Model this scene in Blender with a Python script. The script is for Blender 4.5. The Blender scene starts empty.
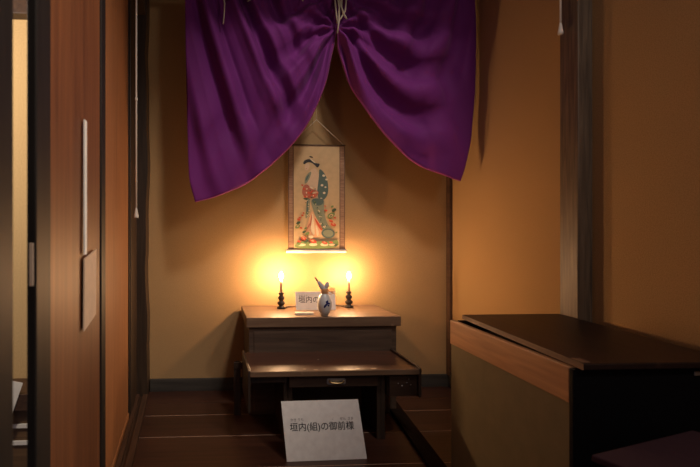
import bpy, bmesh, math, random
from mathutils import Vector, Matrix, noise
random.seed(7)
SC = bpy.context.scene
COL = SC.collection

# ------------------------------------------------------------------ materials
def nodes(name):
    m = bpy.data.materials.new(name); m.use_nodes = True
    nt = m.node_tree; return m, nt, nt.nodes['Principled BSDF']

def plain(name, col, rough=.6, metal=0., spec=.5, bump=0., bscale=200, **kw):
    m, nt, b = nodes(name)
    b.inputs['Base Color'].default_value = (*col, 1)
    b.inputs['Roughness'].default_value = rough
    b.inputs['Metallic'].default_value = metal
    b.inputs['Specular IOR Level'].default_value = spec
    tc = nt.nodes.new('ShaderNodeTexCoord')
    n = nt.nodes.new('ShaderNodeTexNoise'); n.inputs['Scale'].default_value = bscale
    n.inputs['Detail'].default_value = 4
    nt.links.new(tc.outputs['Object'], n.inputs['Vector'])
    mx = nt.nodes.new('ShaderNodeMix'); mx.data_type = 'RGBA'
    mx.inputs[6].default_value = (*[c * .82 for c in col], 1)
    mx.inputs[7].default_value = (*[min(1, c * 1.15) for c in col], 1)
    nt.links.new(n.outputs['Fac'], mx.inputs[0])
    nt.links.new(mx.outputs[2], b.inputs['Base Color'])
    if bump:
        bp = nt.nodes.new('ShaderNodeBump'); bp.inputs['Strength'].default_value = bump
        bp.inputs['Distance'].default_value = .004
        nt.links.new(n.outputs['Fac'], bp.inputs['Height'])
        nt.links.new(bp.outputs['Normal'], b.inputs['Normal'])
    return m

def wood(name, dark, light, rough=.45, axis='X', scale=9, bump=.15, spec=.4, wear=None, wear_amt=.62):
    """grain stretched along one object axis, with an optional scuffed second colour"""
    m, nt, b = nodes(name)
    tc = nt.nodes.new('ShaderNodeTexCoord')
    mp = nt.nodes.new('ShaderNodeMapping')
    s = {'X': (.06, 1, 1), 'Y': (1, .06, 1), 'Z': (1, 1, .06)}[axis]
    mp.inputs['Scale'].default_value = s
    nt.links.new(tc.outputs['Object'], mp.inputs['Vector'])
    n = nt.nodes.new('ShaderNodeTexNoise'); n.inputs['Scale'].default_value = scale * 6
    n.inputs['Detail'].default_value = 6; n.inputs['Distortion'].default_value = .6
    nt.links.new(mp.outputs['Vector'], n.inputs['Vector'])
    n2 = nt.nodes.new('ShaderNodeTexNoise'); n2.inputs['Scale'].default_value = 3
    n2.inputs['Detail'].default_value = 3
    nt.links.new(mp.outputs['Vector'], n2.inputs['Vector'])
    ad = nt.nodes.new('ShaderNodeMath'); ad.operation = 'MULTIPLY_ADD'
    ad.inputs[1].default_value = .55; 
    nt.links.new(n.outputs['Fac'], ad.inputs[0])
    h = nt.nodes.new('ShaderNodeMath'); h.operation = 'MULTIPLY'; h.inputs[1].default_value = .45
    nt.links.new(n2.outputs['Fac'], h.inputs[0]); nt.links.new(h.outputs[0], ad.inputs[2])
    cr = nt.nodes.new('ShaderNodeValToRGB')
    cr.color_ramp.elements[0].position = .34; cr.color_ramp.elements[0].color = (*dark, 1)
    cr.color_ramp.elements[1].position = .66; cr.color_ramp.elements[1].color = (*light, 1)
    nt.links.new(ad.outputs[0], cr.inputs['Fac'])
    out = cr.outputs['Color']
    if wear:
        n3 = nt.nodes.new('ShaderNodeTexNoise'); n3.inputs['Scale'].default_value = 14
        n3.inputs['Detail'].default_value = 8; n3.inputs['Roughness'].default_value = .7
        nt.links.new(tc.outputs['Object'], n3.inputs['Vector'])
        r3 = nt.nodes.new('ShaderNodeValToRGB')
        r3.color_ramp.elements[0].position = wear_amt; r3.color_ramp.elements[1].position = wear_amt + .1
        nt.links.new(n3.outputs['Fac'], r3.inputs['Fac'])
        mx = nt.nodes.new('ShaderNodeMix'); mx.data_type = 'RGBA'
        mx.inputs[7].default_value = (*wear, 1)
        nt.links.new(r3.outputs['Color'], mx.inputs[0]); nt.links.new(out, mx.inputs[6])
        out = mx.outputs[2]
    nt.links.new(out, b.inputs['Base Color'])
    b.inputs['Roughness'].default_value = rough
    b.inputs['Specular IOR Level'].default_value = spec
    bp = nt.nodes.new('ShaderNodeBump'); bp.inputs['Strength'].default_value = bump
    bp.inputs['Distance'].default_value = .003
    nt.links.new(n.outputs['Fac'], bp.inputs['Height'])
    nt.links.new(bp.outputs['Normal'], b.inputs['Normal'])
    return m

def plaster(name, c1, c2):
    """sandy earthen wall: soft blotches, fine grit, hairline cracks"""
    m, nt, b = nodes(name)
    tc = nt.nodes.new('ShaderNodeTexCoord')
    n1 = nt.nodes.new('ShaderNodeTexNoise'); n1.inputs['Scale'].default_value = 2.2; n1.inputs['Detail'].default_value = 5
    n2 = nt.nodes.new('ShaderNodeTexNoise'); n2.inputs['Scale'].default_value = 230; n2.inputs['Detail'].default_value = 3
    v = nt.nodes.new('ShaderNodeTexVoronoi'); v.feature = 'DISTANCE_TO_EDGE'; v.inputs['Scale'].default_value = 9
    n4 = nt.nodes.new('ShaderNodeTexNoise'); n4.inputs['Scale'].default_value = 7
    for n in (n1, n2, n4): nt.links.new(tc.outputs['Object'], n.inputs['Vector'])
    dm = nt.nodes.new('ShaderNodeMix'); dm.data_type = 'VECTOR'; dm.inputs[0].default_value = .12
    nt.links.new(tc.outputs['Object'], dm.inputs[4]); nt.links.new(n4.outputs['Color'], dm.inputs[5])
    nt.links.new(dm.outputs[1], v.inputs['Vector'])
    mx = nt.nodes.new('ShaderNodeMix'); mx.data_type = 'RGBA'
    mx.inputs[6].default_value = (*c1, 1); mx.inputs[7].default_value = (*c2, 1)
    nt.links.new(n1.outputs['Fac'], mx.inputs[0])
    m2 = nt.nodes.new('ShaderNodeMix'); m2.data_type = 'RGBA'; m2.blend_type = 'MULTIPLY'; m2.inputs[0].default_value = .45
    r2 = nt.nodes.new('ShaderNodeValToRGB'); r2.color_ramp.elements[0].position = .35; r2.color_ramp.elements[1].position = .6
    r2.color_ramp.elements[0].color = (.55, .5, .45, 1)
    nt.links.new(n2.outputs['Fac'], r2.inputs['Fac'])
    nt.links.new(mx.outputs[2], m2.inputs[6]); nt.links.new(r2.outputs['Color'], m2.inputs[7])
    nt.links.new(m2.outputs[2], b.inputs['Base Color'])
    b.inputs['Roughness'].default_value = .93; b.inputs['Specular IOR Level'].default_value = .15
    rc = nt.nodes.new('ShaderNodeValToRGB'); rc.color_ramp.elements[1].position = .012
    nt.links.new(v.outputs['Distance'], rc.inputs['Fac'])
    h = nt.nodes.new('ShaderNodeMath'); h.operation = 'MULTIPLY_ADD'; h.inputs[1].default_value = .25
    nt.links.new(rc.outputs['Color'], h.inputs[0]); nt.links.new(n2.outputs['Fac'], h.inputs[2])
    bp = nt.nodes.new('ShaderNodeBump'); bp.inputs['Strength'].default_value = .3; bp.inputs['Distance'].default_value = .003
    nt.links.new(h.outputs[0], bp.inputs['Height']); nt.links.new(bp.outputs['Normal'], b.inputs['Normal'])
    return m

def glow(name, col, strength):
    m = bpy.data.materials.new(name); m.use_nodes = True
    nt = m.node_tree; nt.nodes.clear()
    e = nt.nodes.new('ShaderNodeEmission'); o = nt.nodes.new('ShaderNodeOutputMaterial')
    e.inputs['Color'].default_value = (*col, 1); e.inputs['Strength'].default_value = strength
    nt.links.new(e.outputs[0], o.inputs['Surface']); return m

def cloth(name, c1, c2):
    m, nt, b = nodes(name)
    tc = nt.nodes.new('ShaderNodeTexCoord')
    n = nt.nodes.new('ShaderNodeTexNoise'); n.inputs['Scale'].default_value = 5; n.inputs['Detail'].default_value = 4
    w = nt.nodes.new('ShaderNodeTexNoise'); w.inputs['Scale'].default_value = 420
    for k in (n, w): nt.links.new(tc.outputs['Object'], k.inputs['Vector'])
    mx = nt.nodes.new('ShaderNodeMix'); mx.data_type = 'RGBA'
    mx.inputs[6].default_value = (*c1, 1); mx.inputs[7].default_value = (*c2, 1)
    nt.links.new(n.outputs['Fac'], mx.inputs[0]); nt.links.new(mx.outputs[2], b.inputs['Base Color'])
    b.inputs['Roughness'].default_value = .75; b.inputs['Specular IOR Level'].default_value = .25
    b.inputs['Sheen Weight'].default_value = .15
    b.inputs['Sheen Tint'].default_value = (.8, .4, .8, 1)
    bp = nt.nodes.new('ShaderNodeBump'); bp.inputs['Strength'].default_value = .12; bp.inputs['Distance'].default_value = .002
    nt.links.new(w.outputs['Fac'], bp.inputs['Height']); nt.links.new(bp.outputs['Normal'], b.inputs['Normal'])
    return m

M = dict(
    wall=plaster('ochre_plaster', (.42, .262, .120), (.49, .312, .145)),
    side=plaster('beige_plaster', (.62, .44, .22), (.70, .50, .26)),
    floor=wood('floor_board', (.036, .014, .009), (.085, .034, .020), .42, 'X', 7, .2, .4),
    seamlit=plain('seam_highlight', (.55, .40, .28), .9),  # pale colour standing in for light caught on board edges
    post=wood('dark_post', (.020, .012, .008), (.060, .035, .020), .5, 'Z', 9, .3),
    postr=wood('worn_post', (.055, .036, .024), (.19, .132, .085), .5, 'Z', 12, .35),
    sill=wood('sill_wood', (.040, .020, .012), (.10, .050, .028), .5, 'Y', 9, .2),
    lacq=wood('black_lacquer_frame', (.012, .010, .009), (.026, .021, .018), .5, 'Z', 9, .1, .18),
    panel=wood('brown_door_panel', (.10, .032, .011), (.22, .078, .026), .5, 'Z', 6, .12, .5),
    panel2=wood('honey_door_panel', (.24, .095, .034), (.40, .175, .066), .5, 'Z', 8, .12, .5),
    base=wood('skirting_board', (.030, .026, .022), (.075, .065, .052), .6, 'X', 6, .2),
    desk=wood('desk_wood', (.028, .016, .011), (.075, .043, .028), .38, 'X', 9, .2, .5, (.17, .11, .07), .64),
    desktop=wood('worn_desktop', (.060, .026, .016), (.13, .055, .032), .30, 'X', 8, .12, .55, (.30, .17, .10), .66),
    deskz=wood('desk_leg_wood', (.028, .018, .013), (.070, .045, .030), .45, 'Z', 9, .2, .5),
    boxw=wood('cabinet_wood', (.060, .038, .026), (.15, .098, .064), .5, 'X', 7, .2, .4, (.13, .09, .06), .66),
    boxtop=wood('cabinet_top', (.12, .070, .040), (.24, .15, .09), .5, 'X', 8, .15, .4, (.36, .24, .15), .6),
    brass=plain('old_brass', (.55, .38, .17), .35, 1.),
    chips=plain('bare_wood_chip', (.62, .50, .36), .6),
    purple=cloth('purple_cloth', (.135, .015, .140), (.185, .020, .185)),
    hem=cloth('lit_purple_hem', (.24, .035, .19), (.29, .05, .22)),  # curtain purple made lighter, light along the hem painted in
    cord=plain('pale_cord', (.55, .47, .36), .8, bscale=400, bump=.4),
    wcord=plain('white_cord', (.72, .66, .58), .7, bscale=400, bump=.3),
    black=plain('blackened_board', (.004, .004, .005), .6, spec=.15),
    lid=wood('dark_lid', (.013, .007, .005), (.032, .015, .011), .45, 'Y', 7, .2, .3, (.055, .026, .017), .62),
    lidedge=wood('lid_edge', (.10, .055, .03), (.22, .12, .07), .5, 'Y', 9, .2),
    rail=wood('orange_rail', (.42, .21, .085), (.62, .33, .145), .5, 'Y', 9, .15),
    chestp=plain('olive_panel', (.22, .185, .105), .8, spec=.2, bscale=14, bump=.15),
    plum=plain('plum_board', (.06, .028, .036), .85, spec=.2, bscale=40),
    iron=plain('grey_metal', (.55, .53, .52), .35, .9),
    holder=plain('dark_bronze', (.045, .035, .028), .38, .4, bscale=60, bump=.1),
    candle=plain('candle_tube', (.72, .52, .34), .5),
    wire=plain('black_wire', (.012, .010, .009), .5),
    card=plain('white_card', (.90, .87, .83), .65, bscale=30),
    ink=plain('grey_ink', (.018, .018, .024), .7),
    smallink=plain('pale_ink', (.30, .28, .28), .7),
    acryl=plain('clear_slip', (.80, .72, .58), .15, spec=.6),
    porc=plain('white_porcelain', (.66, .66, .63), .18, spec=.6, bscale=20),
    foot=plain('bare_clay', (.30, .25, .20), .7),
    blue=plain('cobalt_blue', (.012, .018, .12), .25),
    tan=plain('tan_paper', (.62, .33, .14), .7),
    ribbon=plain('orange_string', (.80, .52, .26), .6),
    notice=plain('tan_notice', (.62, .45, .32), .7, bscale=30),
    paper=plain('scroll_paper', (.62, .43, .22), .8, bscale=25),
    mount=wood('scroll_brocade', (.20, .10, .06), (.52, .33, .20), .75, 'X', 40, .1, .2),
    mdark=plain('brocade_edge', (.15, .08, .045), .7),
    blackw=wood('blackened_wood', (.010, .006, .004), (.024, .015, .010), .85, 'Y', 9, .2, .08),
    roller=plain('pale_roller', (.74, .66, .55), .4),
    skin=plain('painted_skin', (.70, .50, .31), .8),
    hair=plain('painted_hair', (.03, .03, .03), .7),
    teal=plain('painted_teal', (.10, .15, .125), .8, bscale=120),
    teal2=plain('painted_pale_teal', (.26, .28, .18), .8, bscale=120),
    red=plain('painted_red', (.62, .10, .045), .8),
    rose=plain('painted_rose', (.48, .15, .09), .8, bscale=120),
    peach=plain('painted_peach', (.76, .42, .22), .8),
    cream=plain('painted_cream', (.82, .66, .42), .8),
    green=plain('painted_green', (.20, .27, .09), .8),
    dkgreen=plain('painted_dark_green', (.06, .10, .05), .8),
    sidewood=wood('side_room_wood', (.10, .055, .025), (.20, .115, .055), .5, 'X', 8),
    pole=wood('pole_wood', (.06, .035, .02), (.13, .08, .045), .5, 'X', 8),
    ceil=wood('ceiling_boards', (.05, .028, .016), (.10, .055, .03), .6, 'X', 6),
    glowL=glow('left_bulb_glow', (1., .59, .30), 1),
    glowR=glow('right_bulb_glow', (1., .59, .30), 1),
)

# ------------------------------------------------------------------ mesh builder
class MB:
    def __init__(s): s.v = []; s.f = []; s.mi = []; s.sm = []
    def add(s, vs, fs, mi=0, smooth=False):
        o = len(s.v); s.v += [tuple(v) for v in vs]
        for f in fs: s.f.append([o + i for i in f]); s.mi.append(mi); s.sm.append(smooth)
        return s
    def box(s, x0, x1, y0, y1, z0, z1, mi=0, mapf=None):
        vs = [(x, y, z) for z in (z0, z1) for y in (y0, y1) for x in (x0, x1)]
        if mapf: vs = [mapf(*v) for v in vs]
        return s.add(vs, [(0, 2, 3, 1), (4, 5, 7, 6), (0, 1, 5, 4), (2, 6, 7, 3), (0, 4, 6, 2), (1, 3, 7, 5)], mi)
    def prism(s, pts, d0, d1, conv, mi=0):
        """polygon pts in 2D extruded between d0 and d1; conv(a,b,d)->xyz"""
        n = len(pts)
        vs = [conv(a, b, d0) for a, b in pts] + [conv(a, b, d1) for a, b in pts]
        fs = [list(range(n))[::-1], list(range(n, 2 * n))]
        fs += [(i, (i + 1) % n, n + (i + 1) % n, n + i) for i in range(n)]
        return s.add(vs, fs, mi)
    def lathe(s, prof, n=24, c=(0, 0, 0), mi=0, axis=None):
        vs = []; fs = []
        R = Matrix.Identity(3) if axis is None else Vector((0, 0, 1)).rotation_difference(Vector(axis)).to_matrix()
        for r, z in prof:
            for k in range(n):
                a = 2 * math.pi * k / n
                vs.append(Vector(c) + R @ Vector((r * math.cos(a), r * math.sin(a), z)))
        m = len(prof)
        for i in range(m - 1):
            for k in range(n):
                fs.append((i * n + k, i * n + (k + 1) % n, (i + 1) * n + (k + 1) % n, (i + 1) * n + k))
        fs.append(list(range(n))[::-1]); fs.append([(m - 1) * n + k for k in range(n)])
        return s.add(vs, fs, mi, True)
    def tube(s, pts, r, n=8, mi=0):
        pts = [Vector(p) for p in pts]; vs = []; fs = []; up = None
        for i, p in enumerate(pts):
            t = (pts[min(i + 1, len(pts) - 1)] - pts[max(i - 1, 0)]).normalized()
            if up is None: up = t.orthogonal().normalized()
            up = (up - t * up.dot(t)).normalized(); b = t.cross(up)
            rr = r[i] if isinstance(r, (list, tuple)) else r
            for k in range(n):
                a = 2 * math.pi * k / n
                vs.append(p + rr * (math.cos(a) * up + math.sin(a) * b))
        for i in range(len(pts) - 1):
            for k in range(n):
                fs.append((i * n + k, i * n + (k + 1) % n, (i + 1) * n + (k + 1) % n, (i + 1) * n + k))
        fs.append(list(range(n))[::-1]); fs.append([(len(pts) - 1) * n + k for k in range(n)])
        return s.add(vs, fs, mi, True)
    def build(s, name, mats, parent=None, bevel=0, origin=None):
        if not isinstance(mats, (list, tuple)): mats = [mats]
        me = bpy.data.meshes.new(name)
        o3 = Vector(origin) if origin else Vector((0, 0, 0))
        base = parent.matrix_world.translation if parent else Vector((0, 0, 0))
        if parent: o3 = Vector(base)
        me.from_pydata([tuple(Vector(v) - o3) for v in s.v], [], s.f)
        for m in mats: me.materials.append(m)
        me.polygons.foreach_set('material_index', s.mi); me.polygons.foreach_set('use_smooth', s.sm)
        bm = bmesh.new(); bm.from_mesh(me); bmesh.ops.recalc_face_normals(bm, faces=bm.faces); bm.to_mesh(me); bm.free()
        o = bpy.data.objects.new(name, me); COL.objects.link(o)
        if parent: o.parent = parent
        else: o.location = o3
        if bevel:
            b = o.modifiers.new('edge', 'BEVEL'); b.width = bevel; b.segments = 2; b.limit_method = 'ANGLE'
            b.harden_normals = False
        return o

def under(o, par):
    """make a built mesh a sub-part of another built part (both already in world place)"""
    bpy.context.view_layer.update()
    mw = o.matrix_world.copy(); o.parent = par
    o.matrix_parent_inverse = par.matrix_world.inverted(); o.matrix_world = mw
    return o

def tag(o, label=None, cat=None, group=None, kind=None):
    for k, v in (('label', label), ('category', cat), ('group', group), ('kind', kind)):
        if v: o[k] = v
    return o

def thing(name, loc, label, cat, group=None):
    o = bpy.data.objects.new(name, None); COL.objects.link(o); o.location = loc
    o.empty_display_size = .05
    bpy.context.view_layer.update()
    return tag(o, label, cat, group)

def struct(name, mb, mats, bevel=0, parent=None):
    o = mb.build(name, mats, parent, bevel)
    if not parent: o['kind'] = 'structure'
    return o

def text_mesh(body, size, mats, name, parent, mat4, width=None, thick=.0004, bold=.006):
    cu = bpy.data.curves.new(name, 'FONT'); cu.body = body; cu.size = size
    cu.offset = size * bold; cu.align_x = 'CENTER'; cu.align_y = 'CENTER'; cu.extrude = thick
    t = bpy.data.objects.new(name, cu); COL.objects.link(t)
    bpy.context.view_layer.update()
    dg = bpy.context.evaluated_depsgraph_get()
    me = bpy.data.meshes.new_from_object(t.evaluated_get(dg))
    bpy.data.objects.remove(t); bpy.data.curves.remove(cu)
    if width and me.vertices:
        xs = [v.co.x for v in me.vertices]; k = width / (max(xs) - min(xs)); c = (max(xs) + min(xs)) / 2
        for v in me.vertices: v.co.x = (v.co.x - c) * k; v.co.y *= k
    me.transform(mat4)
    base = parent.matrix_world.translation
    me.transform(Matrix.Translation(-base))
    me.materials.clear(); me.materials.append(mats)
    o = bpy.data.objects.new(name, me); COL.objects.link(o); o.parent = parent
    return o

# ------------------------------------------------------------------ the setting
YB = 3.37; XR = 1.665
# floor: boards running left to right, edge highlights painted as pale seam strips
fl = MB()
seams = [.55, .84, 1.13, 1.42, 1.71, 1.99, 2.262, 2.618, 2.92, 3.13, 3.40]
for a, b in zip(seams, seams[1:]):
    fl.box(-.60, 1.70, a + .0028, b - .0028, -.03, 0)
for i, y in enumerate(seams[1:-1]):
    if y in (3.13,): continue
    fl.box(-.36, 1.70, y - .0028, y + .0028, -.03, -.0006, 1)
struct('floor', fl, [M['floor'], M['seamlit']], .0012)
struct('wall_back', MB().box(-.62, 1.75, YB, YB + .08, 0, 2.75), M['wall'])
struct('wall_right', MB().box(XR, XR + .08, .45, YB + .08, 0, 2.75), M['wall'])
struct('ceiling', MB().box(-.62, 1.75, 2.45, YB + .08, 2.75, 2.79), M['ceil'])
struct('baseboard_back', MB().box(-.385, XR, YB - .02, YB, 0, .083), M['base'], .002)
struct('baseboard_right', MB().box(XR - .018, XR, 2.30, YB - .02, 0, .083), M['base'], .002)
# thin corner strip in the right back corner
struct('trim_1', MB().box(XR - .022, XR, YB - .05, YB, .083, 2.75), M['sill'], .003)
# post against the right wall
struct('trim_2', MB().box(1.600, XR + .02, 2.080, 2.192, 0, 2.75), M['postr'], .004)
# wavy-edged post in the left back corner
lp = MB(); N = 26; vs = []; fs = []
for i in range(N + 1):
    z = 2.75 * i / N
    w = .006 * math.sin(z * 5.1) + .004 * math.sin(z * 13 + 1) + random.uniform(-.0015, .0015)
    for x, y in ((-.50, 3.245), (-.396 + w, 3.245), (-.392 + w * .8, YB), (-.50, YB)): vs.append((x, y, z))
for i in range(N):
    for k in range(4): fs.append((i * 4 + k, i * 4 + (k + 1) % 4, i * 4 + 4 + (k + 1) % 4, i * 4 + 4 + k))
fs.append((3, 2, 1, 0)); fs.append((N * 4, N * 4 + 1, N * 4 + 2, N * 4 + 3))
struct('trim_3', lp.add(vs, fs), M['post'])

# the left side runs slightly askew: plane at distance 'off' from the far door's face
def L(off, y, z): return (-.443 + .0455 * (2.834 - y) + off, y, z)
# sill with two grooves
sl = MB()
for a, b, z in ((-.045, -.020, .022), (-.020, .002, .008), (.002, .024, .022), (.024, .044, .008), (.044, .076, .022)):
    sl.box(a, b, .6, 3.245, -.03, z, 0, L)
struct('trim_4', sl, M['sill'], .002)
# jamb between far door and post
struct('trim_5', MB().box(-.05, .004, 2.900, 3.245, .022, 2.75, 0, L), M['post'], .003)
# near jamb at the frame's left edge
struct('trim_6', MB().box(-.10, .040, .58, .822, .022, 2.75, 0, L), M['lacq'], .004)
# head rail over the doors
struct('trim_7', MB().box(-.06, .060, .58, 3.245, 2.46, 2.60, 0, L), M['post'], .003)
struct('wall_left', MB().box(-.06, .010, .58, 3.245, 2.60, 2.75, 0, L), M['wall'])
# beam across the alcove's mouth
struct('trim_8', MB().box(-.48, XR, 3.10, 3.17, 2.60, 2.72), M['post'], .004)

def sliding_door(name, y0, y1, off, pan, s0, s1):
    d = bpy.data.objects.new(name, None); COL.objects.link(d); d['kind'] = 'structure'
    d.location = L(off, (y0 + y1) / 2, .009); bpy.context.view_layer.update()
    MB().box(off - .014, off - .006, y0 + .02, y1 - .02, .03, 2.45, 0, L).build('door_panel', pan, d)
    MB().box(off - .018, off, y0, y0 + s0, .0095, 2.458, 0, L).build('stile', M['lacq'], d, .003)
    MB().box(off - .018, off, y1 - s1, y1, .0095, 2.458, 0, L).build('stile', M['lacq'], d, .003)
    MB().box(off - .017, off - .001, y0 + s0, y1 - s1, .0095, .045, 0, L).build('bottom_rail', M['lacq'] if off > .02 else pan, d, .002)
    MB().box(off - .017, off - .001, y0 + s0, y1 - s1, 2.42, 2.458, 0, L).build('top_rail', M['lacq'], d, .002)
    return d
sliding_door('door_1', 1.72, 2.895, 0., M['panel2'], .04, .045)
D2 = sliding_door('door_2', .945, 1.755, .040, M['panel'], .10, .085)
hb = MB().box(.027, .035, .943, .9452, .975, 1.055, 0, L).build('pull_plate', M['notice'], D2, .001)

# the room seen through the gap at far left
struct('wall_side', MB().box(-1.6, -.50, 2.0, 2.05, 0, 2.75), M['side'])
struct('trim_9', MB().box(-1.6, -.50, 1.94, 2.0, 1.90, 2.05), M['sill'], .003)

# ------------------------------------------------------------------ side room things
c = thing('low_cabinet', (-.75, 1.9, 0), 'low brown wooden cabinet glimpsed through the gap at the far left', 'cabinet')
MB().box(-1.05, -.51, 1.82, 1.99, 0, .44).build('body', M['sidewood'], c, .003)
MB().box(-1.06, -.505, 1.80, 1.995, .44, .50).build('worktop', M['sill'], c, .003)
for z in (.375, .315):
    MB().box(-.90, -.56, 1.814, 1.8195, z, z + .014).build('paper_strip', M['card'], c)
pc = MB()
pc.prism([(0, 0), (.052, .0), (.105, .155), (.01, .175), (-.03, .165)], 0, .002, lambda a, b, d: (-.755 + a, 1.7998 - d + .0 * b, .385 + b))
pc.build('paper_card', M['card'], c)['label'] = 'tilted white paper card'

# ------------------------------------------------------------------ left door notices
ns = MB().box(.0405, .0445, 1.372, 1.400, 1.012, 1.378, 0, L)
tag(ns.build('paper_strip', M['card'], origin=L(.042, 1.385, 1.012)), 'narrow upright white paper strip on the brown sliding door', 'paper strip')
nb = MB()
nb.prism([(1.365, .806), (1.545, .822), (1.552, 1.020), (1.372, 1.000)], .0403, .0440, lambda a, b, d: L(d, a, b))
tag(nb.build('notice_card', M['notice'], origin=L(.041, 1.46, .80)), 'tan notice card fixed to the brown door below the white strip', 'notice')

# ------------------------------------------------------------------ cabinet behind the desk
BX0, BX1, BY0, BY1 = .222, 1.134, 2.885, 3.345
cb = thing('wooden_chest', (.68, 3.1, 0), 'dark wooden chest with worn flat top against the back wall, behind the desk', 'chest')
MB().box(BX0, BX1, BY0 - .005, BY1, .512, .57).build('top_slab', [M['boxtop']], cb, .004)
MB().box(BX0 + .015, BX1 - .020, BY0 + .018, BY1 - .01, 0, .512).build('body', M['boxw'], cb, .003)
MB().box(BX0 + .045, BX1 - .05, BY0 + .012, BY0 + .02, .02, .49).build('front_panel', M['boxw'], cb, .002)

# ------------------------------------------------------------------ low writing desk
dk = thing('writing_desk', (.64, 2.7, 0), 'low dark wooden writing desk with brass drawer pull, in front of the chest', 'desk')
DX0, DX1, DY0, DY1 = .197, 1.080, 2.480, 2.880
tp = MB().box(DX0 + .012, DX1 - .012, DY0, DY1, .350, .370).build('desktop', M['desktop'], dk, .005)
for x, y, w, d in ((.43, 2.50, .03, .012), (.49, 2.52, .016, .010), (.545, 2.505, .022, .008), (.665, 2.51, .03, .010), (.765, 2.515, .024, .014), (.845, 2.51, .030, .014), (.60, 2.70, .012, .010), (.72, 2.49, .05, .006)):
    fk = MB().prism([(x + w / 2 * math.cos(t) * (1 + .2 * math.sin(3 * t)), y + d / 2 * math.sin(t)) for t in [k * math.pi / 6 for k in range(12)]], .3702, .3706, lambda a, b, e: (a, b, e))
    under(fk.build('wear_fleck', M['chips'], None), tp)
MB().box(DX0 + .012, DX1 - .012, DY0 - .007, DY0, .345, .373).build('front_edge', M['boxtop'], dk, .003)
# raised side panels
def side(x0, x1, zb, curl):
    pts = [(DY0 - .006, zb + .004), (DY0 - .006, .376), (DY0 + .03, .382), (DY1, .382), (DY1, zb), (DY0 + .10, zb), (DY0 + curl, zb)]
    return MB().prism(pts, x0, x1, lambda a, b, d: (d, a, b))
side(DX0, DX0 + .014, .165, .04).build('side_panel', M['deskz'], dk, .003)
side(DX1 - .014, DX1, .225, .04).build('side_panel', M['deskz'], dk, .003)
MB().box(.150, .190, 2.90, 2.925, 0, .31).build('rear_upright', M['deskz'], dk, .003)
MB().box(.150, .211, 2.895, 2.925, .27, .31).build('rear_bracket', M['deskz'], dk, .002)
# legs: broad boards running front to back
for x0, x1 in ((.384, .406), (.890, .912)):
    MB().box(x0, x1, 2.53, 2.86, 0, .35).build('leg', M['deskz'], dk, .003)
MB().box(.406, .430, 2.53, 2.552, 0, .35).build('leg_post', M['deskz'], dk, .003)
MB().box(.868, .890, 2.53, 2.552, .0, .35).build('leg_post', M['deskz'], dk, .003)
# apron and drawers
MB().box(DX0 + .014, .400, 2.512, 2.528, .305, .350).build('apron', M['deskz'], dk, .002)
dr = MB().box(.408, .862, 2.498, 2.514, .283, .347).build('drawer', M['desk'], dk, .003)
MB().box(.412, .858, 2.514, 2.84, .288, .342).build('drawer_tray', M['deskz'], dk)
h = MB()
h.prism([(.600, .303), (.606, .297), (.690, .297), (.696, .303), (.696, .321), (.690, .327), (.606, .327), (.600, .321)], 2.4955, 2.498, lambda a, b, d: (a, d, b))
under(h.build('pull_plate', M['iron']), dr)
h = MB().tube([(.612, 2.497, .316), (.613, 2.486, .312), (.625, 2.480, .308), (.648, 2.478, .307), (.671, 2.480, .308), (.683, 2.486, .312), (.684, 2.497, .316)], .0045)
under(h.build('pull_handle', M['brass']), dr)
d2 = MB().box(.920, DX1 - .016, 2.490, 2.508, .233, .340).build('drawer', M['desk'], dk, .003)
MB().box(.916, DX1 - .015, 2.508, 2.86, .230, .345).build('drawer_case', M['deskz'], dk)
for x, z, r in ((.965, .298, .005), (.985, .285, .007), (1.010, .300, .006), (1.030, .290, .005), (1.02, .318, .004)):
    kb = MB().lathe([(r * .7, 0), (r * .6, .001), (r * .2, .0014)], 10, (x, 2.490, z), axis=(0, -1, 0))
    under(kb.build('worn_stud', M['iron']), d2)

# batten on the floor
bt = MB()
bt.prism([(.975, 2.06), (1.055, 2.06), (1.165, 3.04), (1.090, 3.03)], .0005, .020, lambda a, b, d: (a, b, d))
tag(bt.build('floor_batten', M['blackw'], bevel=.003, origin=(1.08, 2.55, 0)), 'dark wooden batten lying on the floor, right of the desk', 'batten')

# ------------------------------------------------------------------ floor sign
sg = thing('floor_sign', (.55, 2.31, 0), 'white card sign with black lettering leaning on the floor before the desk', 'sign')
A = Vector((.366, 2.306, .0008)); B = Vector((.747, 2.315, .0008)); Dd = Vector((.354, 2.412, .246)); Cc = Dd + (B - A) + Vector((.001, 0, .0))
nrm = (B - A).cross(Dd - A).normalized()
if nrm.y > 0: nrm = -nrm
MB().add([A, B, Cc, Dd, A - nrm * .003, B - nrm * .003, Cc - nrm * .003, Dd - nrm * .003],
         [(0, 1, 2, 3), (7, 6, 5, 4), (0, 4, 5, 1), (1, 5, 6, 2), (2, 6, 7, 3), (3, 7, 4, 0)]).build('card', M['card'], sg)
st = MB(); e = (B - A).normalized(); mid = (A + B) / 2; mt = (Cc + Dd) / 2
p0 = mid.lerp(mt, .85) - nrm * .003
p1 = Vector((p0.x, 2.50, .001))
st.add([p0 - e * .04, p0 + e * .04, p1 + e * .05, p1 - e * .05, p0 - e * .04 + Vector((0, .002, 0)), p0 + e * .04 + Vector((0, .002, 0)), p1 + e * .05 + Vector((0, .002, 0)), p1 - e * .05 + Vector((0, .002, 0))],
       [(0, 1, 2, 3), (7, 6, 5, 4), (0, 4, 5, 1), (1, 5, 6, 2), (2, 6, 7, 3), (3, 7, 4, 0)])
st.build('easel_back', M['card'], sg)
ex = (B - A).normalized(); ey = (Dd - A); ey = (ey - ex * ey.dot(ex)).normalized(); ez = ex.cross(ey)
HH = (Dd - A).length
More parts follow.
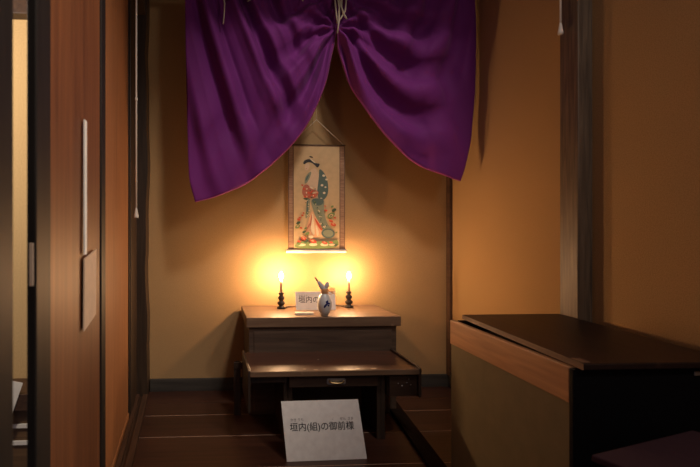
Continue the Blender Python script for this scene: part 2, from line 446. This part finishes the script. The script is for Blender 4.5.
def sgmat(u, v):   # u 0..1 across, v 0..1 up
    p = A + (B - A) * u + (Dd - A) * v + nrm * .0010
    return Matrix.Translation(p) @ Matrix((ex, ey, ez)).transposed().to_4x4()
text_mesh('垣内(組)の御前様', .04, M['ink'], 'lettering', sg, sgmat(.488, .545), .312)
text_mesh('かき うち', .008, M['smallink'], 'small_lettering', sg, sgmat(.178, .672), .062)
text_mesh('ご', .008, M['smallink'], 'small_lettering', sg, sgmat(.64, .672), .008)
text_mesh('ぜん  さま', .008, M['smallink'], 'small_lettering', sg, sgmat(.815, .672), .066)

# ------------------------------------------------------------------ things on the chest top
ZT = .5705
def candle(x, y, label, gm, zf):
    c = thing('electric_candle', (x, y, ZT), label, 'candle', 'electric candles on the chest top')
    prof = [(.024, 0), (.025, .008), (.020, .014), (.011, .018), (.016, .024), (.022, .033), (.022, .040), (.015, .047), (.010, .051), (.015, .058), (.0195, .067), (.0185, .075), (.011, .082), (.009, .087), (.015, .093), (.017, .098), (.016, .103), (.009, .106)]
    MB().lathe([(r * 1.15, z) for r, z in prof], 24, (x, y, ZT)).build('holder', M['holder'], c)
    MB().lathe([(.0085, .104), (.0085, zf - ZT - .016), (.006, zf - ZT - .013)], 16, (x, y, ZT)).build('candle_stick', M['candle'], c)
    z0 = zf - .013
    MB().lathe([(.003, 0), (.009, .006), (.0125, .015), (.0115, .025), (.007, .036), (.002, .046)], 14, (x, y, z0)).build('flame_bulb', gm, c)
    return c
cl = candle(.471, 3.200, 'glowing candle lamp on dark turned holder, left of the porcelain flask', M['glowL'], .775)
MB().tube([(.493, 3.205, ZT + .005), (.53, 3.255, ZT + .0035), (.60, 3.27, ZT + .003), (.70, 3.265, ZT + .003), (.76, 3.28, ZT + .003), (.80, 3.33, ZT + .003)], .0026).build('power_cord', M['wire'], cl)
cr_ = candle(.920, 3.225, 'glowing candle lamp on dark turned holder, right of the porcelain flask', M['glowR'], .770)
MB().tube([(.898, 3.228, ZT + .005), (.88, 3.275, ZT + .003), (.85, 3.29, ZT + .003), (.84, 3.325, ZT + .003)], .0026).build('power_cord', M['wire'], cr_)

pl = thing('name_card', (.68, 3.16, ZT), 'small white lettered card standing behind the porcelain flask', 'sign')
y0, y1 = 3.135, 3.165
MB().prism([(y0, ZT), (y0 + .0025, ZT), (y1 + .0025, ZT + .112), (y1, ZT + .112)], .556, .812, lambda a, b, d: (d, a, b)).build('card', M['card'], pl)
MB().prism([(y1 - .002, ZT + .09), (y1 + .000, ZT + .092), (3.206, ZT + .001), (3.203, ZT)], .64, .73, lambda a, b, d: (d, a, b)).build('easel_back', M['card'], pl)
ang = math.atan2(.112, .03)
pm = Matrix.Translation((.640, y0 + .017 - .0006, ZT + .060)) @ Matrix.Rotation(ang, 4, 'X')
text_mesh('垣内の', .045, M['ink'], 'lettering', pl, pm, .130)
pm = Matrix.Translation((.605, y0 + .0235 - .0006, ZT + .087)) @ Matrix.Rotation(ang, 4, 'X')
text_mesh('かき うち', .008, M['smallink'], 'small_lettering', pl, pm, .055)
sp = MB().box(.521, .632, 2.955, 3.000, ZT, ZT + .012)
tag(sp.build('clear_slip', M['acryl'], bevel=.002, origin=(.576, 2.98, ZT)), 'pale low block lying on the chest top, left of the flask', 'block')

# porcelain flask
bx, by = .687, 2.922
fk = thing('sake_flask', (bx, by, ZT), 'white porcelain flask with blue flower mark and orange bow on the chest', 'flask')
prof = [(.021, 0), (.024, .004), (.024, .010), (.028, .014), (.035, .030), (.041, .050), (.0425, .065), (.040, .082), (.034, .098), (.025, .112), (.0185, .122), (.0155, .132), (.0155, .142), (.019, .150), (.019, .153), (.014, .153)]
body = MB().lathe(prof[2:], 36, (bx, by, ZT)).build('body', M['porc'], fk)
MB().lathe(prof[:3], 36, (bx, by, ZT)).build('foot_ring', M['foot'], fk)
def rad(z):
    for (r0, a), (r1, b) in zip(prof, prof[1:]):
        if a <= z <= b: return r0 + (r1 - r0) * (z - a) / max(b - a, 1e-6)
    return .02
def onbody(u, z, off=.0006):
    r = rad(z) + off; a = -math.pi / 2 + u / .042
    return (bx + r * math.cos(a), by + r * math.sin(a), ZT + z)
mk = MB()
for (cu, cz, w, hgt, rot) in ((.006, .078, .009, .013, .4), (.018, .072, .012, .007, -.3), (.001, .066, .011, .008, .7), (-.007, .056, .008, .012, -.5), (.014, .061, .010, .006, -.6), (.011, .084, .005, .008, 0)):
    pts = []
    for k in range(12):
        t = k * math.pi / 6; q = 1 + .15 * math.sin(3 * t)
        a, b = w * q * math.cos(t) * .75, hgt * q * math.sin(t) * .75
        pts.append(onbody(cu + a * math.cos(rot) - b * math.sin(rot), cz + a * math.sin(rot) + b * math.cos(rot)))
    ctr = onbody(cu, cz, .0012)
    mk.add(pts + [ctr], [(k, (k + 1) % 12, 12) for k in range(12)])
under(mk.build('blue_mark', M['blue']), body)
# tan wrap round the neck, bow and trailing string
MB().lathe([(.0175, .120), (.0215, .124), (.0195, .134), (.0225, .142), (.0185, .148)], 20, (bx, by, ZT)).build('neck_wrap', M['tan'], fk)
rb = MB()
def arc(c0, a, b, n=14, z=0):
    return [(c0[0] + a * math.cos(t), c0[1], c0[2] + b * math.sin(t)) for t in [2 * math.pi * k / n for k in range(n + 1)]]
for dx, dz, a, b in ((.040, .142, .020, .010), (.034, .126, .016, .008), (.052, .131, .015, .007), (.028, .150, .012, .010)):
    rb.tube(arc((bx + dx, by - .006, ZT + dz), a, b), .0020, 6)
rb.tube([(bx + .02, by - .01, ZT + .138), (bx + .045, by - .012, ZT + .128), (bx + .06, by - .012, ZT + .117), (bx + .068, by - .012, ZT + .110)], .0022, 6)
rb.tube([(bx + .02, by - .01, ZT + .140), (bx + .046, by - .012, ZT + .147), (bx + .058, by - .012, ZT + .158)], .0022, 6)
rb.build('bow', M['ribbon'], fk)
# folded white paper stopper, its spill tipped dark
sx = Vector((bx - .008, by, ZT + .150))
di = Vector((-.62, -.05, .78)).normalized()
stp = MB()
stp.lathe([(.012, -.010), (.0155, .0), (.0150, .012), (.0125, .024), (.0115, .034), (.0095, .044), (.0060, .050)], 14, sx, axis=di)
stp.lathe([(.006, -.004), (.0120, .004), (.0135, .014), (.0120, .024), (.0070, .031), (.003, .033)], 12, sx + Vector((.016, -.004, .004)), axis=(.42, -.05, 1))
so = stp.build('paper_stopper', M['porc'], fk)
tp = MB().tube([sx + di * .044, sx + di * .058, sx + di * .078], [.0035, .0055, .0035], 10)
under(tp.build('dark_tip', M['holder']), so)

fk.scale = (1.03, 1.03, 1.08)
# ------------------------------------------------------------------ hanging scroll
SY = 3.300
def sx_(px): return .724 + (px - 316.2) * .00668
def sz_(py): return .947 + (249.5 - py) * .00664
sc = thing('hanging_scroll', (.724, SY, .93), 'hanging scroll painted with a woman in a teal robe, on the back wall', 'scroll')
mt = MB().box(sx_(287.5), sx_(344.8), SY, SY + .0035, .947, 1.640)
mt.build('mount', M['mount'], sc)
eb = MB()
for a in (287.5, 292.2, 339.2, 344.0):
    eb.box(sx_(a), sx_(a + .8), SY - .0012, SY, .947, 1.638)
eb.build('mount_border', M['mdark'], sc)
pm_ = ['paper', 'skin', 'hair', 'teal', 'teal2', 'red', 'rose', 'peach', 'cream', 'green', 'dkgreen']
PT = MB(); PT.box(sx_(293), sx_(339.2), SY - .0016, SY + .0005, .9475, 1.632, 0)
lay = [SY - .0018]
def smooth(pts, it=2):
    for _ in range(it):
        q = []
        for i in range(len(pts)):
            a, b = pts[i], pts[(i + 1) % len(pts)]
            q += [(a[0] * .75 + b[0] * .25, a[1] * .75 + b[1] * .25), (a[0] * .25 + b[0] * .75, a[1] * .25 + b[1] * .75)]
        pts = q
    return pts
def paint(pts, mat, frame):
    ox, oy, s = frame
    pts = smooth([(ox + x / s, oy + y / s) for x, y in pts])
    lay[0] -= .00006
    y = lay[0]
    vs = [(sx_(a), y, sz_(b)) for a, b in pts]
    me_i = pm_.index(mat)
    PT.add(vs, [list(range(len(vs)))], me_i)
def oval(cx, cy, a, b, mat, frame, rot=0):
    paint([(cx + a * math.cos(t) * math.cos(rot) - b * math.sin(t) * math.sin(rot), cy + a * math.cos(t) * math.sin(rot) + b * math.sin(t) * math.cos(rot)) for t in [k * math.pi / 5 for k in range(10)]], mat, frame)
U = (290, 140, 7.78); W = (285, 200, 8.49)
# upper figure
paint([(150, 225), (205, 215), (230, 300), (225, 440), (150, 440), (120, 330)], 'skin', U)
paint([(222, 215), (262, 250), (290, 310), (297, 400), (275, 455), (225, 480), (205, 410), (215, 330), (222, 270)], 'teal', U)
paint([(165, 240), (135, 255), (110, 295), (106, 345), (130, 330), (150, 290)], 'teal2', U)
paint([(148, 258), (122, 285), (112, 320), (130, 310)], 'teal', U)
oval(128, 207, 19, 30, 'skin', U, .25)
oval(122, 222, 5, 3, 'rose', U)
paint([(95, 180), (105, 158), (135, 145), (165, 150), (195, 180), (228, 180), (224, 200), (208, 216), (190, 195), (160, 172), (125, 172), (108, 190)], 'hair', U)
oval(160, 130, 16, 6, 'hair', U, .3); oval(172, 160, 30, 5, 'cream', U, .7)
for x, y, r in ((258, 275, 12), (280, 305, 10), (245, 350, 11), (262, 410, 11), (272, 365, 8), (238, 455, 10)):
    oval(x, y, r, r * .8, 'cream', U)
paint([(95, 355), (130, 340), (165, 380), (215, 395), (215, 430), (180, 455), (120, 450), (85, 420)], 'rose', U)
for x, y, r in ((105, 380, 14), (140, 410, 13), (180, 430, 16), (205, 405, 12), (112, 440, 12), (90, 350, 9)):
    oval(x, y, r, r * .7, 'red', U, .4)
oval(165, 372, 22, 7, 'cream', U, .5); oval(190, 408, 24, 7, 'skin', U, -.2)
oval(125, 458, 28, 7, 'dkgreen', U, .1)
# lower robe
paint([(180, -10), (206, -10), (205, 60), (185, 150), (165, 160), (172, 80)], 'teal2', W)
paint([(178, 0), (192, 0), (188, 90), (178, 140)], 'teal', W)
paint([(210, -15), (330, -15), (325, 60), (330, 130), (362, 215), (400, 250), (330, 300), (300, 230), (255, 140), (225, 60)], 'teal2', W)
paint([(215, -15), (325, -15), (320, 30), (290, 50), (235, 40)], 'teal', W)
paint([(222, 80), (250, 135), (322, 250), (262, 335), (200, 292), (168, 250), (195, 165)], 'peach', W)
paint([(225, 100), (236, 140), (250, 290), (235, 300), (205, 240)], 'cream', W)
paint([(240, 140), (270, 180), (320, 250), (300, 262), (260, 200)], 'red', W)
paint([(250, 190), (285, 270), (275, 310), (262, 300)], 'cream', W)
oval(215, 180, 6, 60, 'rose', W, .15); oval(190, 230, 6, 45, 'rose', W, .5)
oval(362, 284, 60, 44, 'teal', W, .1); oval(362, 282, 46, 32, 'teal2', W, .1)
rr = random.Random(3)
for _ in range(46):
    v = rr.random(); x = 265 + 75 * v * rr.uniform(.2, 1.1) + 40 * (v - .5); y = 10 + 235 * v
    oval(x, y, rr.uniform(4, 8), rr.uniform(3, 6), rr.choice(['teal', 'cream', 'green', 'dkgreen']), W, rr.uniform(0, 3))
for _ in range(20):
    oval(rr.uniform(170, 200), rr.uniform(0, 150), 4, 4, rr.choice(['cream', 'dkgreen', 'green']), W)
for _ in range(16):
    oval(rr.uniform(100, 205), rr.uniform(360, 445), rr.uniform(4, 8), 5, rr.choice(['cream', 'peach', 'dkgreen', 'red']), U, rr.uniform(0, 3))
# flowers, scrolls and grass at the foot
paint([(75, 375), (130, 345), (200, 365), (300, 345), (400, 350), (448, 330), (450, 412), (76, 412)], 'green', W)
for x, y, a, b in ((130, 380, 40, 12), (232, 378, 36, 14), (328, 378, 36, 14), (212, 312, 22, 14), (395, 380, 30, 9)):
    oval(x, y, a, b, 'cream', W)
for x, y, r in ((232, 350, 32), (330, 362, 26), (152, 326, 26), (385, 360, 16), (112, 352, 18), (405, 208, 26), (385, 178, 20), (340, 88, 16), (418, 150, 12), (128, 236, 14), (140, 130, 12), (110, 165, 16), (335, 50, 9), (118, 150, 12), (150, 110, 10)):
    oval(x, y, r, r * .55, 'red', W, .3)
for x, y, r in ((228, 346, 14), (330, 356, 11), (150, 322, 11), (404, 202, 9)):
    oval(x, y, r, r * .5, 'peach', W, .3)
for x, y, r, m in ((100, 225, 24, 'green'), (155, 270, 18, 'dkgreen'), (385, 130, 36, 'green'), (385, 132, 20, 'paper'), (384, 134, 10, 'dkgreen'), (410, 85, 22, 'dkgreen'), (395, 55, 14, 'green'), (172, 350, 20, 'dkgreen'), (110, 375, 18, 'green'), (425, 385, 16, 'dkgreen'), (430, 275, 10, 'green'), (105, 195, 20, 'dkgreen'), (168, 240, 14, 'green'), (100, 222, 10, 'paper'), (182, 285, 22, 'green')):
    oval(x, y, r, r * .6, m, W, -.5)
PT.build('painting', [M[k] for k in pm_], sc)
MB().tube([(sx_(287.0), SY, 1.642), (sx_(345.2), SY, 1.642)], .0055, 10).build('top_rod', M['pole'], sc)
MB().tube([(sx_(285.6), SY, .936), (sx_(285.8), SY, .936), (sx_(345.6), SY, .936), (sx_(346), SY, .936)], [.010, .0125, .0125, .010], 16).build('roller', M['roller'], sc)
ap = (.7225, SY - .002, 1.812)
MB().tube([(sx_(289), SY, 1.645), ap, (sx_(343.5), SY, 1.645)], .0022, 6).build('hanging_cord', M['cord'], sc)
MB().tube([ap, (.7225, SY + .03, 2.3), (.7225, YB - .002, 2.70)], .0018, 6).build('hanging_string', M['cord'], sc)

# ------------------------------------------------------------------ purple curtain, gathered up in the middle
CY_ = 3.0; ZC = 2.415
left_edge = [(-.126, ZC), (-.124, 2.20), (-.120, 2.009), (-.115, 1.68), (-.104, 1.351), (-.071, 1.231)]
left_bot = [(-.071, 1.231), (.038, 1.259), (.204, 1.331), (.342, 1.437), (.454, 1.543), (.538, 1.649), (.594, 1.755), (.644, 1.884), (.673, 1.996), (.695, 2.108), (.712, 2.200)]
right_edge = [(1.511, ZC), (1.510, 2.25), (1.509, 2.096), (1.503, 1.813), (1.491, 1.586), (1.457, 1.445), (1.422, 1.354)]
right_bot = [(1.422, 1.354), (1.352, 1.376), (1.248, 1.421), (1.133, 1.487), (1.041, 1.559), (.950, 1.665), (.876, 1.765), (.814, 1.870), (.768, 1.981), (.735, 2.090), (.712, 2.200)]
KS = 3.0 / 2.75
def sc2(p): return (p[0] * KS, 1.08 + (p[1] - 1.08) * KS)
left_edge, left_bot, right_edge, right_bot = [[sc2(p) for p in q] for q in (left_edge, left_bot, right_edge, right_bot)]
GX, GZ = sc2((.712, 2.2)); ZC = sc2((0, ZC))[1]
def sampler(pts):
    d = [0]
    for a, b in zip(pts, pts[1:]): d.append(d[-1] + math.hypot(a[0] - b[0], a[1] - b[1]))
    T = d[-1]
    def lin(t):
        t = min(max(t, 0), 1) * T
        for i in range(len(pts) - 1):
            if t <= d[i + 1] or i == len(pts) - 2:
                k = (t - d[i]) / (d[i + 1] - d[i]); return Vector(pts[i]).lerp(Vector(pts[i + 1]), k)
    def f(t):
        e = .035
        return (lin(t - e) + lin(t) * 2 + lin(t + e)) / 4 if e < t < 1 - e else lin(t)
    return f
def ridge(x): # soft asymmetric fold profile, -1..1
    s = math.sin(x); return s * (1.25 - .25 * s * s) if s > 0 else -abs(s) ** .7
def ss(a, b, x):
    t = min(max((x - a) / (b - a), 0), 1); return t * t * (3 - 2 * t)
def panel_fold(s, t, x, z, rightside):
    """depth of the cloth's folds; s runs from outer edge to gather, t from top to hem"""
    g = ss(.45, .97, s)                       # near the gather
    gx, gz = GX, GZ
    r = math.hypot(x - gx, z - gz); th = math.atan2(z - gz, x - gx)
    if rightside:
        tt = t - .55 * s * (1 - s) - .10 * math.sin(s * 3)
        sw = ridge(2 * math.pi * (3.6 * tt + .15)) * .030 * ss(.04, .45, s) * ss(.0, .22, t) * (1 - ss(.86, 1., t) * .7)
        sw += .010 * ridge(2 * math.pi * (7.3 * tt + .5 * s)) * ss(.35, .8, s) * ss(.05, .3, t)
        pl_ = .020 * ridge(2 * math.pi * (4.2 * s - .9 * t)) * (1 - ss(.25, .8, t)) * (1 - ss(.45, .8, s))
        pl_ += .014 * ridge(2 * math.pi * (3.0 * s + 1.6 * t)) * (1 - ss(.15, .5, s)) * ss(.2, .6, t)
    else:
        tt = t - .75 * s * (1 - s) - .05
        sw = ridge(2 * math.pi * (3.1 * tt + .4)) * .026 * ss(.30, .75, s) * ss(.02, .25, t) * (1 - ss(.9, 1., t) * .6)
        sw += .010 * ridge(2 * math.pi * (6.7 * tt + .3)) * ss(.45, .8, s) * ss(.05, .3, t)
        q = s - .26 * t + .06 * t * t
        pl_ = (.020 * ridge(2 * math.pi * (6.1 * q + .1)) + .010 * ridge(2 * math.pi * (10.3 * q + .7))) * (1 - ss(.45, .85, s)) * (1 - ss(.55, .98, t) * .75)
        pl_ += .010 * ridge(2 * math.pi * (2.3 * s + 2.6 * t)) * ss(.35, .7, t) * (1 - ss(.4, .75, s))
    fan = .030 * ridge(th * 9 + .8) * math.exp(-(r / .30) ** 2) * ss(.0, .10, r)
    bulge = -.035 * math.sin(math.pi * min(max(s, 0), 1)) * math.sin(math.pi * t)
    pinch = -.020 * math.exp(-(r / .12) ** 2)
    pleat_top = .010 * math.sin(2 * math.pi * 9 * s + 1) * (1 - ss(0, .18, t))
    k = 1.7 * (1 - math.exp(-(r / .22) ** 2))
    k *= .35 + .65 * ss(0, .10, s)
    cr = .010 * (abs(noise.noise(Vector((x * 4.2 + z * 1.5, z * 2.6, 3.1 + 5 * rightside)))) - .25) + .005 * abs(noise.noise(Vector((x * 9 - z * 4, z * 6, 1.7))))
    return cr * ss(.05, .25, s) * ss(.1, .3, t) * 1.6 + (sw + pl_) * k + fan + bulge + pinch + pleat_top
NS, NT = 120, 110
cvs = []; cfs = []; hems = []
for rs, edge, bot in ((False, left_edge, left_bot), (True, right_edge, right_bot)):
    fe, fb = sampler(edge), sampler(bot)
    xo = edge[0][0]; o = len(cvs); hem = []
    for i in range(NS + 1):
        s = i / NS
        for j in range(NT + 1):
            t = j / NT
            top = Vector((xo + (GX - xo) * s, ZC)); bo = fb(s)
            le = fe(t); ce = Vector((GX, ZC + (GZ - ZC) * t))
            p = top * (1 - t) + bo * t + le * (1 - s) + ce * s
            c00, c10 = Vector((xo, ZC)), Vector((GX, ZC)); c01, c11 = Vector(bot[0]), Vector((GX, GZ))
            p -= c00 * (1 - s) * (1 - t) + c10 * s * (1 - t) + c01 * (1 - s) * t + c11 * s * t
            y = CY_ + panel_fold(s, t, p.x, p.y, rs)
            cvs.append((p.x, y, p.y))
            if j == NT: hem.append((p.x, y, p.y))
    for i in range(NS):
        for j in range(NT):
            a = o + i * (NT + 1) + j
            cfs.append((a, a + 1, a + NT + 2, a + NT + 1))
    hems.append(hem)
cu = thing('curtain', (.69, CY_, ZC), 'purple cloth curtain drawn up in the middle, hanging before the alcove', 'curtain')
me = bpy.data.meshes.new('cloth')
me.from_pydata([tuple(Vector(v) - Vector((.69, CY_, ZC))) for v in cvs], [], cfs)
bm = bmesh.new(); bm.from_mesh(me)
bmesh.ops.remove_doubles(bm, verts=bm.verts, dist=.0004)
bmesh.ops.recalc_face_normals(bm, faces=bm.faces)
for f in bm.faces: f.smooth = True
bm.to_mesh(me); bm.free()
me.materials.append(M['purple'])
co = bpy.data.objects.new('cloth', me); COL.objects.link(co); co.parent = cu
sm_ = co.modifiers.new('thickness', 'SOLIDIFY'); sm_.thickness = .0025; sm_.offset = 0
for k, hem in enumerate(hems):
    hv = MB(); n = len(hem); vs = []; fs = []
    for i, (x, y, z) in enumerate(hem):     # a narrow turned-back band along the hem
        wdt = .016 * min(1, .25 + 3 * i / n) * (1 if i < n * .93 else .4)
        t = Vector(hem[min(i + 1, n - 1)]) - Vector(hem[max(i - 1, 0)]); nz = Vector((-t.z, 0, t.x)).normalized()
        if nz.z > 0: nz = -nz
        q = nz * wdt * .5
        vs += [(x, y - .002, z), (x + q.x, y + .010, z + q.z), (x, y + .004, z + .012)]
    for i in range(n - 1):
        for a in (0, 1): fs.append((i * 3 + a, i * 3 + a + 1, i * 3 + a + 4, i * 3 + a + 3))
    hv.add(vs, fs, 0, True)
    ho = hv.build('hem', M['hem'], cu)
    m_ = ho.modifiers.new('thickness', 'SOLIDIFY'); m_.thickness = .002
# pole and the ties looped round it
ZP = ZC + .017
rod = MB().tube([(-.36, CY_, ZP), (.6, CY_, ZP), (XR - .003, CY_, ZP)], .015, 14)
tag(rod.build('curtain_pole', M['pole'], origin=(.6, CY_, ZP)), 'dark wooden pole carrying the purple curtain above the picture', 'pole')
def tie(pts, r=.0042):
    q = [(x * KS, y, min(1.08 + (z - 1.08) * KS, ZC - .001)) for x, y, z in pts]
    return MB().tube([a for a, b in zip(q, q[1:] + [None]) if b is None or (Vector(a) - Vector(b)).length > 1e-4], r, 7)
F = CY_ - .045
tie([(.086, F + .02, 2.47), (.084, F, 2.40), (.082, F - .004, 2.35), (.090, F - .006, 2.30), (.088, F - .008, 2.25), (.082, F - .008, 2.19)]).build('tie_string', M['cord'], cu)
tie([(.09, F, 2.40), (.105, F - .008, 2.352), (.122, F - .012, 2.330), (.140, F - .01, 2.338), (.150, F - .004, 2.37), (.15, F, 2.43)]).build('tie_string', M['cord'], cu)
tie([(.205, F, 2.43), (.212, F - .006, 2.36), (.222, F - .012, 2.322), (.212, F - .014, 2.312), (.236, F - .014, 2.330), (.228, F - .010, 2.352)]).build('tie_string', M['cord'], cu)
tie([(.512, F, 2.43), (.514, F - .004, 2.36), (.516, F - .008, 2.325)]).build('tie_string', M['cord'], cu)
# the bundled cord that holds up the middle
G = CY_ - .060
for pts in ([(.690, G + .03, 2.455), (.688, G, 2.38), (.694, G - .004, 2.30), (.700, G - .006, 2.24), (.706, G, 2.205)],
            [(.706, G + .03, 2.455), (.708, G - .006, 2.38), (.720, G - .010, 2.30), (.744, G - .010, 2.245), (.756, G - .004, 2.228)],
            [(.722, G + .03, 2.455), (.738, G - .010, 2.39), (.752, G - .010, 2.33), (.746, G - .010, 2.27), (.728, G - .008, 2.24), (.708, G, 2.21)],
            [(.700, G + .03, 2.455), (.700, G - .008, 2.37), (.712, G - .012, 2.29), (.712, G - .010, 2.22), (.704, G - .006, 2.150)],
            [(.714, G + .03, 2.455), (.728, G - .012, 2.36), (.724, G - .014, 2.29), (.736, G - .012, 2.25)]):
    tie(pts, .005).build('gather_cord', M['cord'], cu)['label'] = 'pale cord strand tying up the middle'

# ------------------------------------------------------------------ hanging pull cords
def pull(x, y, z, top, label, knots):
    c = thing('pull_cord', (x, y, z), label, 'pull cord')
    MB().tube([(x + .001, y, top), (x, y, (top + z) / 2), (x, y, z + .02)], .0042, 8).build('cord', M['wcord'], c)
    MB().lathe([(.011, 0), (.0115, .008), (.008, .028), (.0055, .045), (.004, .05)], 14, (x, y, z)).build('bell_pull', M['wcord'], c)
    for k in knots:
        MB().lathe([(.004, -.010), (.0075, -.003), (.0075, .003), (.004, .010)], 10, (x, y, k)).build('knot', M['wcord'], c)
pull(-.352, 2.48, 1.137, 2.60, 'long white pull cord hanging in front of the left corner post', (1.72,))
pull(1.573, 2.15, 1.952, 2.75, 'short white pull cord hanging beside the right wall post', ())

# ------------------------------------------------------------------ big chest on the right
ch = thing('storage_chest', (1.35, 1.85, 0), 'large dark chest with loose lid and olive side panel along the right wall', 'chest')
bl, fl_, fr, br = (1.108, 2.235), (1.084, 1.430), (1.585, 1.430), (1.590, 2.235)
def cx(a, y):  # left face at depth y, pushed in by a
    return fl_[0] + (bl[0] - fl_[0]) * (y - fl_[1]) / (bl[1] - fl_[1]) + a
sp_ = lambda a0, a1, y0, y1, z0, z1: MB().add([(cx(a, y), y, z) for z in (z0, z1) for y in (y0, y1) for a in (a0, a1)],
     [(0, 2, 3, 1), (4, 5, 7, 6), (0, 1, 5, 4), (2, 6, 7, 3), (0, 4, 6, 2), (1, 3, 7, 5)])
sp_(.004, .020, 1.4465, 2.233, 0, .560).build('side_panel', M['chestp'], ch, .002)
sp_(0, .022, 1.4465, 2.235, .557, .666).build('side_rail', M['rail'], ch, .003)
MB().box(1.084, 1.583, 1.428, 1.446, 0, .664).build('front_panel', M['black'], ch, .002)
MB().box(1.142, 1.586, 2.215, 2.233, 0, .664).build('back_panel', M['black'], ch, .002)
MB().box(1.568, 1.586, 1.446, 2.215, 0, .664).build('side_panel', M['black'], ch, .002)
MB().box(1.125, 1.568, 1.446, 2.215, .60, .615).build('inner_board', M['black'], ch)
ld = MB()
T = [(1.139, 2.185, .698), (1.592, 2.185, .698), (1.588, 1.405, .686), (1.098, 1.405, .686)]
ld.add(T + [(x, y, z - .019) for x, y, z in T], [(3, 2, 1, 0), (4, 5, 6, 7), (0, 1, 5, 4), (1, 2, 6, 5), (2, 3, 7, 6)], 0)
ld.add([T[3], T[0], (T[0][0], T[0][1], T[0][2] - .019), (T[3][0], T[3][1], T[3][2] - .019)], [(0, 1, 2, 3)], 1)
ld.build('lid', [M['lid'], M['lidedge']], ch, .003)
MB().box(1.462, 1.500, 1.4245, 1.429, .640, .652).build('metal_catch', M['iron'], ch, .001)
MB().prism([(1.099, 1.41), (1.122, 1.41), (1.126, 1.455), (1.103, 1.46)], .6875, .6905, lambda a, b, d: (a, b, d)).build('corner_plate', M['lidedge'], ch)
# low box in the near right corner
lb = thing('low_box', (1.25, 1.1, 0), 'low dark box with plum coloured top in the bottom right corner', 'box')
pts = [(.985, 1.225), (1.345, 1.372), (1.58, 1.20), (1.52, .80), (1.16, .82)]
pts = [(.985, 1.235), (1.40, 1.372), (1.575, .96), (1.16, .823)]
cxm = sum(p[0] for p in pts) / 4; cym = sum(p[1] for p in pts) / 4
MB().prism([(cxm + (x - cxm) * .96, cym + (y - cym) * .96) for x, y in pts], 0, .482, lambda a, b, d: (a, b, d)).build('body', M['black'], lb, .003)
MB().prism(pts, .482, .50, lambda a, b, d: (a, b, d)).build('top_board', M['plum'], lb, .004)

# ------------------------------------------------------------------ light
def emit(m, s): M[m].node_tree.nodes['Emission'].inputs['Strength'].default_value = s
emit('glowL', 1600); emit('glowR', 1100)
def spot(name, loc, aim, watts, col, size, blend, rad_):
    d = bpy.data.lights.new(name, 'SPOT'); d.energy = watts; d.color = col; d.spot_size = math.radians(size); d.spot_blend = blend
    d.shadow_soft_size = rad_
    o = bpy.data.objects.new(name, d); COL.objects.link(o); o.location = loc
    o.rotation_euler = (Vector(aim) - Vector(loc)).to_track_quat('-Z', 'Y').to_euler(); return o
spot('ceiling_spotlight', (1.17, .6, 4.2), (.60, 2.97, 1.36), 230, (1., .88, .80), 40, .9, .22)
def lamp(name, loc, watts, col, rad_):
    d = bpy.data.lights.new(name, 'POINT'); d.energy = watts; d.color = col; d.shadow_soft_size = rad_
    o = bpy.data.objects.new(name, d); COL.objects.link(o); o.location = loc
lamp('side_room_lamp', (-1.15, 1.25, 1.75), 46, (1., .84, .66), .08)
lamp('front_fill', (1.45, .0, 2.3), 25, (1., .84, .74), .2)  # unseen fill light, added to lift doors, sign and desk front
spot('door_fill', (1.35, .55, 2.45), (-.42, 1.55, 1.15), 120, (1., .84, .70), 74, 1., .08)  # added fill out of view, aimed to brighten the sliding doors
w = bpy.data.worlds.new('dim_room'); SC.world = w; w.use_nodes = True
bg = w.node_tree.nodes['Background']; bg.inputs['Color'].default_value = (.78, .66, .72, 1); bg.inputs['Strength'].default_value = .11

# ------------------------------------------------------------------ camera
cam = bpy.data.cameras.new('camera'); co_ = bpy.data.objects.new('camera', cam); COL.objects.link(co_)
co_.location = (0, 0, 1.08)
co_.rotation_euler = (math.pi / 2, 0, -math.atan(28 / 500))
cam.sensor_width = 36; cam.lens = 500 / 700 * 36
cam.shift_x = (350 - 236) / 700; cam.shift_y = -(233.5 - 229.5) / 700
cam.clip_start = .05
cam.dof.use_dof = True; cam.dof.focus_distance = 3.0; cam.dof.aperture_fstop = 4.0
SC.camera = co_
SC.view_settings.view_transform = 'Standard'; SC.view_settings.look = 'None'
SC.view_settings.gamma = 1; SC.view_settings.use_curve_mapping = False
SC.view_settings.exposure = 0.0
